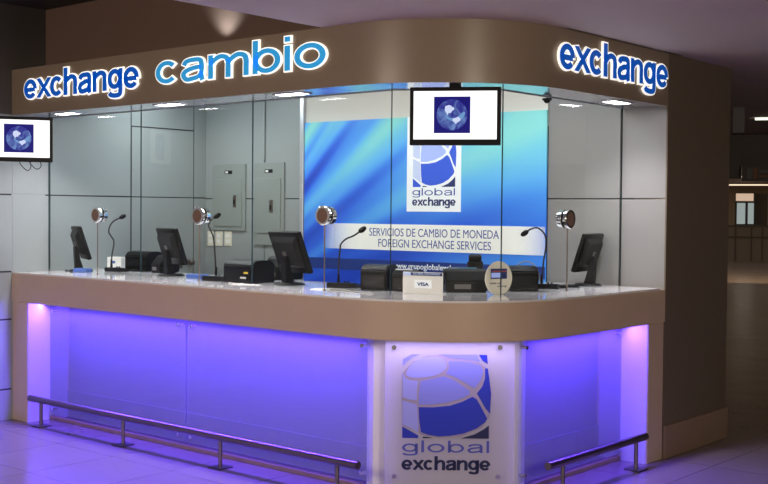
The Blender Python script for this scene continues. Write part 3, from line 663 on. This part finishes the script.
# small dome camera under the soffit rim
p = Vector((-.325, 1.06, ZS))
t = thing('dome_camera', 'small dark dome camera under the soffit rim right of the poster', 'camera', tuple(atX(547, 97, -.345)-Vector((0, 0, 0))))
t.location.z = ZS-.004
MB().cyl((0, 0, 0), (0, 0, -.012), .03, .028, 20).build('housing', 'charcoal', t, smooth=True)
MB().ball((0, 0, -.012), .02, (1, 1, .9)).build('dome', 'black_gloss', t, smooth=True)
# ------------------------------------------------------------------ foot rails
def rail(p0, p1, posts, label):
    t = thing('foot_rail', label, 'rail', (p0[0], p0[1], 0), 0)
    o = Vector((p0[0], p0[1], 0)); z = .19
    a = Vector((0, 0, z)); b_ = Vector((p1[0], p1[1], z))-o
    MB().cyl(a, b_, .023, .023, 28, bev=.002).build('tube', 'steel', t, smooth=True)
    for q in posts:
        c = Vector((q[0], q[1], 0))-o
        r = MB().cyl(c+Vector((0, 0, .008)), c+Vector((0, 0, z-.02)), .0125, .0125, 16).build('post', 'steel', t, smooth=True)
        MB().box(c.x-.055, c.x+.055, c.y-.055, c.y+.055, 0, .008, .002).build('base_plate', 'steel_dark', r)
rail((-4.05, -.0), (-.77, -.0), [(-3.9, 0), (-2.91, 0), (-1.92, 0), (-.93, 0)], 'long brushed steel foot rail along the left front of the counter')
rail((.015, .70), (.015, 1.85), [(.015, .86), (.015, 1.72)], 'short brushed steel foot rail in front of the right side of the counter')
# ------------------------------------------------------------------ monitors
ZW = ZT+.0041
def monitor(px, py, Y, rz, label, tilt=18, sc=.92, zc=.215, fixX=None, backdetail=False):
    p = (atX(px, py, fixX) if fixX is not None else atY(px, py, Y))
    t = thing('computer_monitor', label, 'monitor', (p.x, p.y, ZW), rz, 'black monitors seen from behind on the worktop')
    W, H = .345*sc, .285*sc
    T = Matrix.Translation((0, 0, zc)) @ Matrix.Rotation(math.radians(tilt), 4, 'X')
    MB().box(-W/2, W/2, .0, .028, -H/2, H/2, .006).xf(T).build('screen_housing', 'black', t, smooth=True)
    # stepped back shell
    b_ = MB(); bm = bmesh.new(); A = [(-.42, -.36), (.42, -.36), (.42, .40), (-.42, .40)]; C = [(-.34, -.26), (.34, -.26), (.34, .28), (-.34, .28)]
    v0 = [bm.verts.new((x_*W, -.0005, z_*H)) for x_, z_ in A]; v1 = [bm.verts.new((x_*W, -.032, z_*H)) for x_, z_ in C]
    for k in range(4): bm.faces.new((v0[k], v0[(k+1) % 4], v1[(k+1) % 4], v1[k]))
    bm.faces.new(v1); bm.faces.new(v0[::-1]); bmesh.ops.bevel(bm, geom=bm.edges[:], offset=.004, segments=2, affect='EDGES')
    b_.merge(bm); bs = b_.xf(T).build('back_shell', 'charcoal', t, smooth=True)
    MB().box(-.022, .018, -.0345, -.0325, -.01, .02, .0005).xf(T).build('badge', 'sign_grey', bs)
    MB().box(-W/2+.014, W/2-.014, .0282, .0292, -H/2+.018, H/2-.014).xf(T).build('display', 'black_gloss', t)
    # neck and foot
    MB().prismx([(-.035, .008), (.03, .008), (.0, .10), (-.012, zc-.02), (-.045, zc-.02), (-.04, .10)], -.032, .032, bev=.005).build('neck', 'black', t, smooth=True)
    MB().cyl((0, .01, 0), (0, .01, .014), .105*sc, .088*sc, 36, bev=.003).build('foot', 'black', t, smooth=True)
    return t
monitor(79.5, 271, .42, math.radians(-24), 'black computer monitor seen from behind at the far left end of the counter', sc=.92, zc=.215)
monitor(170, 271, .56, math.radians(-14), 'black computer monitor from behind between the bill counter and the blue card', sc=.96, zc=.210)
monitor(288.5, 282, .50, math.radians(-10), 'large black monitor seen from behind left of the blue poster', sc=1.0, zc=.208, tilt=21)
monitor(589, 284, 0, math.radians(98), 'black computer monitor seen from behind on the right end of the counter', sc=.92, zc=.215, fixX=-.455)
# ------------------------------------------------------------------ gooseneck microphones
def mic(base, Y, neck, label, wid=.15):
    """base = picture position of the base's middle; the neck runs in the upright plane through it, square to the view"""
    b0 = at(base[0], base[1], (0, 0, ZW), (0, 0, 1)) if Y is None else atY(base[0], base[1], Y)
    t = thing('gooseneck_microphone', label, 'microphone', (b0.x, b0.y, ZW), math.radians(20), 'desk microphones')
    MB().prismx([(-.06, 0), (.06, 0), (.06, .018), (-.045, .034), (-.06, .030)], -wid/2, wid/2, bev=.003).build('base', 'charcoal', t, smooth=True)
    for k in (0, 1): MB().cyl((.02+.022*k, -.03, .030), (.02+.022*k, -.03, .042), .007, .006, 12).build('button', 'black', t, smooth=True)
    inv = Matrix.Rotation(-math.radians(20), 4, 'Z') @ Matrix.Translation((-b0.x, -b0.y, -ZW))
    P = [inv @ at(x_, y_, b0, Vector((-Fv.x, -Fv.y, 0))) for x_, y_ in neck]
    MB().tube(P, .0055, 10).build('neck', 'rubber', t, smooth=True)
    MB().cyl(P[0]-Vector((0, 0, .01)), P[0]+Vector((0, 0, .05)), .010, .007, 14).build('collar', 'black', t, smooth=True)
    d_ = (P[-1]-P[-2]).normalized(); q = d_.to_track_quat('Z', 'Y').to_matrix().to_4x4()
    MB().ball(P[-1]+d_*.014, .017, (1, 1, 1.7), rot=q).build('capsule', 'black', t, smooth=True)
    return t
mic((117, 271.5), None, [(111.5, 266), (112, 255), (114, 242), (111, 236), (108.8, 232), (110, 226), (114, 221), (121, 217.5)], 'gooseneck microphone on flat base beside the leftmost speech port')
mic((216, 280.5), None, [(216, 274), (215, 255), (213.5, 238), (210, 229), (208.5, 225), (211, 220), (215.5, 217)], 'gooseneck microphone in front of the ivory sockets')
mic((344, 287.5), None, [(338.5, 282), (338.8, 262), (340, 250), (341, 244), (346, 239), (354, 235.5), (360.5, 231)], 'gooseneck microphone against the lower left of the blue poster', .19)
mic((546, 288.5), None, [(541.5, 283), (543.5, 262), (546, 246), (545, 235), (538, 228), (531, 229), (526.5, 232)], 'gooseneck microphone arching to the left in front of the right end of the poster', .17)
# ------------------------------------------------------------------ machines
def on_top(px, py): p = atZ(px, py, ZW); return p
def rot_of(o, rz): o.rotation_euler = (0, 0, rz)
def printer(px, py, W, Dp, H, rz, label, extra=None):
    """receipt printer / validator block, rounded on top, front = local -y"""
    p = on_top(px, py); t = thing('receipt_printer', label, 'printer', (p.x, p.y, ZW), rz)
    prof = [(0, .0), (Dp, .0), (Dp, H*.80), (Dp*.82, H*.97), (Dp*.5, H), (Dp*.15, H*.96), (0, H*.78)]
    MB().prismx(prof, 0, W, bev=.006).build('body', 'black', t, smooth=True)
    MB().box(.012, W-.012, -.004, -.0005, H*.1, H*.62, .001).build('front_cover', 'black_gloss', t)
    if extra: extra(t, W, Dp, H)
    return t
def labs1(t, W, Dp, H):
    MB().box(W*.74, W*.88, -.0055, -.0042, H*.42, H*.5).build('warning_label', 'yellow', t); MB().box(W*.62, W*.82, -.0055, -.0042, H*.2, H*.28).build('rating_label', 'paper', t)
def counter_machine(px, py, r, H, W, rz, label, hood=False):
    """banknote counter: side cheeks with a round hopper and a tray"""
    p = on_top(px, py); t = thing('banknote_counter', label, 'banknote counter', (p.x, p.y, ZW), rz)
    MB().prismx([(0, 0), (.20, 0), (.20, H*.55), (.13, H*.82), (.05, H*.9), (0, H*.5)], 0, W, bev=.008).build('body', 'black', t, smooth=True)
    MB().cyl((-.004, .09, H*.62), (W*.99+.004, .09, H*.62), r, r, 30, bev=.006).build('hopper_roller', 'charcoal', t, smooth=True)
    MB().prismx([(.10, H*.9), (.19, H*1.02), (.20, H*1.0), (.12, H*.84)], W*.15, W*.85, bev=.002).build('hopper_tray', 'black_gloss', t)
    MB().box(W*.2, W*.6, -.004, -.0005, H*.15, H*.35, .001).build('display_strip', 'sign_grey', t)
    return t
printer(124.5, 270.9, .23, .20, .155, math.radians(8), 'rounded black receipt printer behind the leftmost microphone')
counter_machine(150.5, 272.6, .05, .13, .11, math.radians(4), 'black banknote counter left of the second monitor')
printer(223, 281.9, .27, .22, .150, math.radians(2), 'wide black printer with yellow label between sockets and large monitor', labs1)
counter_machine(263, 279.2, .06, .16, .20, math.radians(2), 'black banknote counter tucked behind the large monitor')
printer(360, 290.2, .175, .20, .158, math.radians(18), 'boxy black printer with domed lid in front of the poster')
def tray(t, W, Dp, H): MB().box(.02, W-.03, .01, .04, H+.001, H+.006).build('paper_strip', 'paper', t)
printer(391.5, 291.2, .15, .17, .128, math.radians(20), 'black printer with a pale top strip just left of the card payment sign', tray)
counter_machine(446, 292.5, .052, .14, .25, math.radians(45), 'black banknote counter with round knob right of the card payment sign')
p = on_top(470, 289.5)
t = thing('desk_telephone', 'small black knobbed device behind the banknote counter beside the oval sign', 'device', (p.x-.05, p.y+.12, ZW), .6)
MB().box(-.05, .05, -.04, .04, 0, .17, .01).build('body', 'black', t, smooth=True); MB().cyl((-.04, 0, .185), (.04, 0, .185), .03, .03, 24, bev=.006).build('knob', 'black', t, smooth=True)
printer(509, 291.5, .19, .22, .155, math.radians(52), 'black printer right of the oval sign, left of the arching microphone')
# domed clear hoods seen over printers
# ------------------------------------------------------------------ signs on the counter
p0 = on_top(403, 293.2); p1 = on_top(443, 295.0); ang = math.atan2(p1.y-p0.y, p1.x-p0.x); Wv = (p1-p0).length
t = thing('payment_card_sign', 'white acrylic sign reading VISA with dark blue header, standing on the counter', 'sign', (p0.x, p0.y, ZW), ang)
Hv = Wv*.50
MB().box(0, Wv, -.004, 0, 0, Hv, .001).box(0, Wv, 0.0, .05, 0, .004, .001).build('holder', 'white', t)
MB().box(.004, Wv-.004, -.0055, -.0042, Hv*.84, Hv-.003).build('header_strip', 'navy', t)
MB().box(Wv*.02, Wv*.2, -.0068, -.0056, Hv*.82, Hv-.002).build('header_badge', 'p_grey', t)
text_part('header_text', 'GLOBAL EXCHANGE', 'p_grey', t, Wv*.26, Wv*.93, Hv*.885, .012, -.0057)
for (x0, x1, z0, z1) in ((.30, .72, .28, .285), (.30, .72, .615, .62), (.30, .306, .28, .62), (.714, .72, .28, .62)):
    pass
MB().box(Wv*.30, Wv*.72, -.0050, -.0042, Hv*.27, Hv*.64).build('card_frame', 'p_line', t)
text_part('card_text', 'VISA', 'navy', t, Wv*.36, Wv*.66, Hv*.38, Hv*.155, -.0052, .04)
# oval sign
p0 = on_top(485, 294.8); p1 = on_top(512, 294.2); pm = (p0+p1)/2; ang = math.atan2(p1.y-p0.y, p1.x-p0.x); Wv = (p1-p0).length*1.0; Hv = Wv*1.12
t = thing('oval_sign', 'cream oval counter sign with small dark picture, beside the glass seam', 'sign', (pm.x, pm.y, ZW), ang)
MB().plate([(Wv/2*math.cos(2*PI*k/40), Hv*.48+Hv*.5*math.sin(2*PI*k/40) if Hv*.48+Hv*.5*math.sin(2*PI*k/40) > 0 else 0) for k in range(40)], 0, .006, bev=.001).build('oval_board', 'ivory', t)
MB().box(-Wv*.30, Wv*.30, -.0012, -.0002, Hv*.46, Hv*.76).build('card_picture', 'navy', t)
MB().box(-Wv*.26, Wv*.28, -.0022, -.0013, Hv*.66, Hv*.70).build('picture_stripe', 'red', t)
MB().box(-Wv*.28, Wv*.10, -.0022, -.0013, Hv*.50, Hv*.64).build('picture_patch', 'p_lil', t)
text_part('caption', 'cambio aqui', 'navy2', t, -Wv*.34, Wv*.1, Hv*.31, .012, -.0003); text_part('caption', 'exchange', 'navy2', t, -Wv*.05, Wv*.3, Hv*.22, .012, -.0003)
# ------------------------------------------------------------------ little things on the worktop
def slab(name, pa, pb, depth, h_, mk, label, cat, bev=.002, rz=None):
    p0 = on_top(*pa); p1 = on_top(*pb); a_ = math.atan2(p1.y-p0.y, p1.x-p0.x) if rz is None else rz
    o = MB().box(0, (p1-p0).length, 0, depth, 0, h_, bev).build(name, mk); o.location = (p0.x, p0.y, ZW); o.rotation_euler = (0, 0, a_)
    return tag(o, label, cat)
slab('card_box', (73, 272.6), (87, 272.9), .08, .032, 'blue_box', 'small blue box at the foot of the leftmost monitor', 'box')
slab('card_box', (186, 278.3), (200.5, 279.2), .08, .03, 'blue_box', 'small blue box right of the second monitor', 'box')
t = thing('white_box', 'white box with a small blue mark behind the leftmost monitor', 'box', (-4.10, .72, ZW), .35)
MB().box(0, .13, 0, .08, 0, .10, .003).build('carton', 'white', t); MB().box(.05, .075, -.001, -.0002, .05, .07).build('mark', 'blue_box', t)
slab('paper_sheet', (232, 284.2), (256, 285.6), .05, .003, 'paper', 'white paper lying in front of the yellow labelled printer', 'paper', 0)
slab('paper_sheet', (310, 289.6), (326, 290.2), .09, .003, 'paper', 'white paper lying right of the large monitor', 'paper', 0)
slab('paper_sheet', (570, 286.8), (585, 285.6), .12, .003, 'paper', 'white paper on the worktop left of the right monitor', 'paper', 0)
slab('keyboard', (560, 288.6), (580, 287.6), .10, .018, 'charcoal', 'thin dark keyboard lying in front of the right monitor', 'keyboard', .003)
def cable(pts, r, mk, label, lift=None):
    P = [(*(on_top(x_, y_)).xy, ZW+r+(z_ if z_ else 0)) for x_, y_, z_ in pts]
    o = MB().tube(P, r, 8).build('cable', mk, smooth=True); return tag(o, label, 'cable')
cable([(330, 289.6, 0), (345, 291.0, 0), (360, 292.6, 0), (372, 293.6, 0)], .004, 'grey_cable', 'grey cable lying in front of the microphone left of the poster logo')
cable([(229, 283.3, 0), (234, 284.0, 0), (239, 284.2, 0), (243, 284.0, 0)], .004, 'grey_cable', 'grey cable lying in front of the yellow labelled printer')
cable([(66.5, 270.3, .001), (65.5, 270.9, 0.001), (67.5, 271.6, 0.001)], .004, 'rubber', 'black cable at the foot of the leftmost monitor')
b0 = on_top(533, 290.5)
P = [at(x_, y_, b0, Vector((-Fv.x, -Fv.y, 0))) for x_, y_ in ((513, 270), (519, 264), (526, 261.5), (533, 264), (538, 271), (540, 283))]
P[-1].z = ZW+.05
tag(MB().tube(P, .0035, 8).build('cable', 'grey_cable', smooth=True), 'pale cable arching over the printer beside the arching microphone', 'cable')
b0 = on_top(478, 290)
P = [at(x_, y_, b0+Vector((.08, -.08, 0)), Vector((-Fv.x, -Fv.y, 0))) for x_, y_ in ((476, 289), (479, 283), (483.5, 277))]
tag(MB().tube(P, .006, 8).build('pen', 'blue_box', smooth=True), 'bright blue pen on a stand left of the oval sign', 'pen')
# ------------------------------------------------------------------ concourse beyond the column
FD = Vector((-math.sin(YAW-.33), math.cos(YAW-.33), 0)); FR = Vector((math.cos(YAW-.33), math.sin(YAW-.33), 0)); frz = YAW-.33
def far_pt(px, py, D): return at(px, py, Vector((CX, CY, 0))+FD*D, FD)
def far_box(px0, py0, px1, py1, D, dep, name, mk, parent=None, pl=None, z0=None, z1=None, bev=0):
    a = far_pt(px0, py0, D); c = far_pt(px1, py1, D)
    zt, zb = a.z, c.z
    if z1 is not None: zt = z1
    if z0 is not None: zb = z0
    W = (Vector((c.x, c.y, 0))-Vector((a.x, a.y, 0))).length
    if parent: 
        inv = Matrix.Rotation(-frz, 4, 'Z') @ Matrix.Translation(-Vector(parent.location)); o_ = inv @ Vector((a.x, a.y, 0)); z_off = -parent.location.z
        return MB().box(o_.x, o_.x+W, o_.y, o_.y+dep, zb+z_off, zt+z_off, bev).build(name, mk, parent)
    o = MB().box(0, W, 0, dep, zb, zt, bev).build(name, mk); o.location = (a.x, a.y, 0); o.rotation_euler = (0, 0, frz); return o
struct(far_box(700, 120, 800, 166, 15.5, .4, 'wall_bulkhead', 'far_grey', z1=ZF+.4))
struct(far_box(560, 60, 900, 300, 52, .3, 'wall_far', 'far_beige', z0=0, z1=2.9))
struct(far_box(600, 100, 900, 176, 16.0, 36, 'ceiling_far', 'far_cream', z0=2.76, z1=2.9))
o = far_box(733, 120.5, 744, 132.5, 11.5, .3, 'lamp_box', 'sign_grey', z1=ZF-.001); tag(o, 'small pale square lamp box under the dark ceiling beside the column', 'lamp')
_o, _d = ray(755, 119.5); DS = (ZF-.02-1.6)/_d.z*_d.dot(FD)
o = far_box(755, 119, 775, 120, DS, .09, 'strip_light', 'lamp_far', z1=ZF-.0005, z0=ZF-.022); tag(o, 'greenish white strip light on the dark ceiling at the right edge', 'ceiling light')
# overhead direction sign
a = far_pt(742, 181, 15); t = thing('direction_sign', 'dark overhead direction sign with orange patch hanging in the concourse', 'sign', (a.x, a.y, a.z), frz)
far_box(742, 166, 800, 181, 15, .12, 'sign_board', 'far_grey', t)
far_box(747, 168.5, 752.5, 178.5, 14.99, .008, 'pictogram', 'sign_grey', t); far_box(753.5, 168.5, 757, 178.5, 14.99, .008, 'orange_patch', 'orange', t)
far_box(759, 170, 790, 173, 14.99, .008, 'sign_line', 'sign_grey', t); far_box(759, 175, 780, 177, 14.99, .008, 'sign_line', 'orange', t)
a = far_pt(731, 178, 15); o = far_box(729, 171, 741, 178, 15.2, .29, name='sign_panel', mk='far_grey', z1=2.35); tag(o, 'small dark hanging panel left of the overhead direction sign', 'sign')
# far check in desks
fc = thing('check_in_desk', 'long brown desk far away in the concourse', 'desk', tuple(far_pt(720, 258, 40).xy)+(0,), frz)
far_box(716, 226, 800, 258, 40, 1.0, 'desk_front', 'far_grey', fc, z0=0)
far_box(716, 225, 800, 227.5, 39.9, 1.1, 'desk_top', 'far_dark', fc)
far_box(716, 236, 800, 239, 39.93, .05, 'desk_band', 'far_dark', fc)
for q in (735, 751, 762): far_box(q, 228, q+.6, 257, 39.95, .03, 'panel_joint', 'far_dark', fc, z0=.02)
bt = thing('ticket_booth', 'far lit booth with pale windows and peach sign above the brown desk', 'booth', tuple(far_pt(735, 226, 44).xy)+(0,), frz)
far_box(735, 193, 756, 226, 44, 1.2, 'booth_shell', 'far_dark', bt, z0=0)
far_box(736, 193.5, 753.5, 201, 43.94, .05, 'lit_sign', 'far_lit2', bt)
far_box(737, 203, 745, 224, 43.94, .05, 'window', 'far_lit', bt); far_box(748, 203, 753.5, 224, 43.94, .05, 'window', 'far_lit', bt)
o = far_box(757, 194, 767, 227, 45, .5, 'far_partition', 'far_grey', z0=0); tag(o, 'dark brown partition right of the far lit booth', 'partition')
o = far_box(727, 205, 733, 226, 46, .5, 'far_cabinet', 'far_beige', z0=0); tag(o, 'dim beige cabinet left of the far lit booth', 'cabinet')
for k, (yy, D) in enumerate(((183.5, 36), (189, 46))):
    o = far_box(716, yy-.4, 800, yy+.4, D, .5, 'ceiling_light_strip', 'lamp_far2', z0=2.72, z1=2.759); tag(o, ('nearer', 'farther')[k]+' warm ceiling light strip over the far concourse', 'ceiling light', 'far ceiling lights')
area('concourse_lamp', tuple(far_pt(750, 200, 30).xy)+(2.70,), tuple(far_pt(750, 200, 33).xy)+(0,), 6, 14, 420, (1.0, .74, .40))
# small uplight standing on the fascia, washing the brown recess wall
p = atY(217, 44, .2)
t = thing('uplight', 'small spotlight on top of the fascia washing the brown wall above the light blue word', 'lamp', (p.x, .16, ZF))
MB().cyl((0, 0, 0), (0, 0, .03), .03, .035, 20).build('housing', 'black', t, smooth=True)
sl = bpy.data.lights.new('uplight_beam', 'SPOT'); sl.energy = 9; sl.spot_size = math.radians(95); sl.spot_blend = 1; sl.color = (.75, .9, 1); sl.shadow_soft_size = .02
so = bpy.data.objects.new('uplight_beam', sl); COL.objects.link(so); so.parent = t; so.location = (0, .0, .045); so.rotation_euler = (math.radians(180-25), 0, 0)
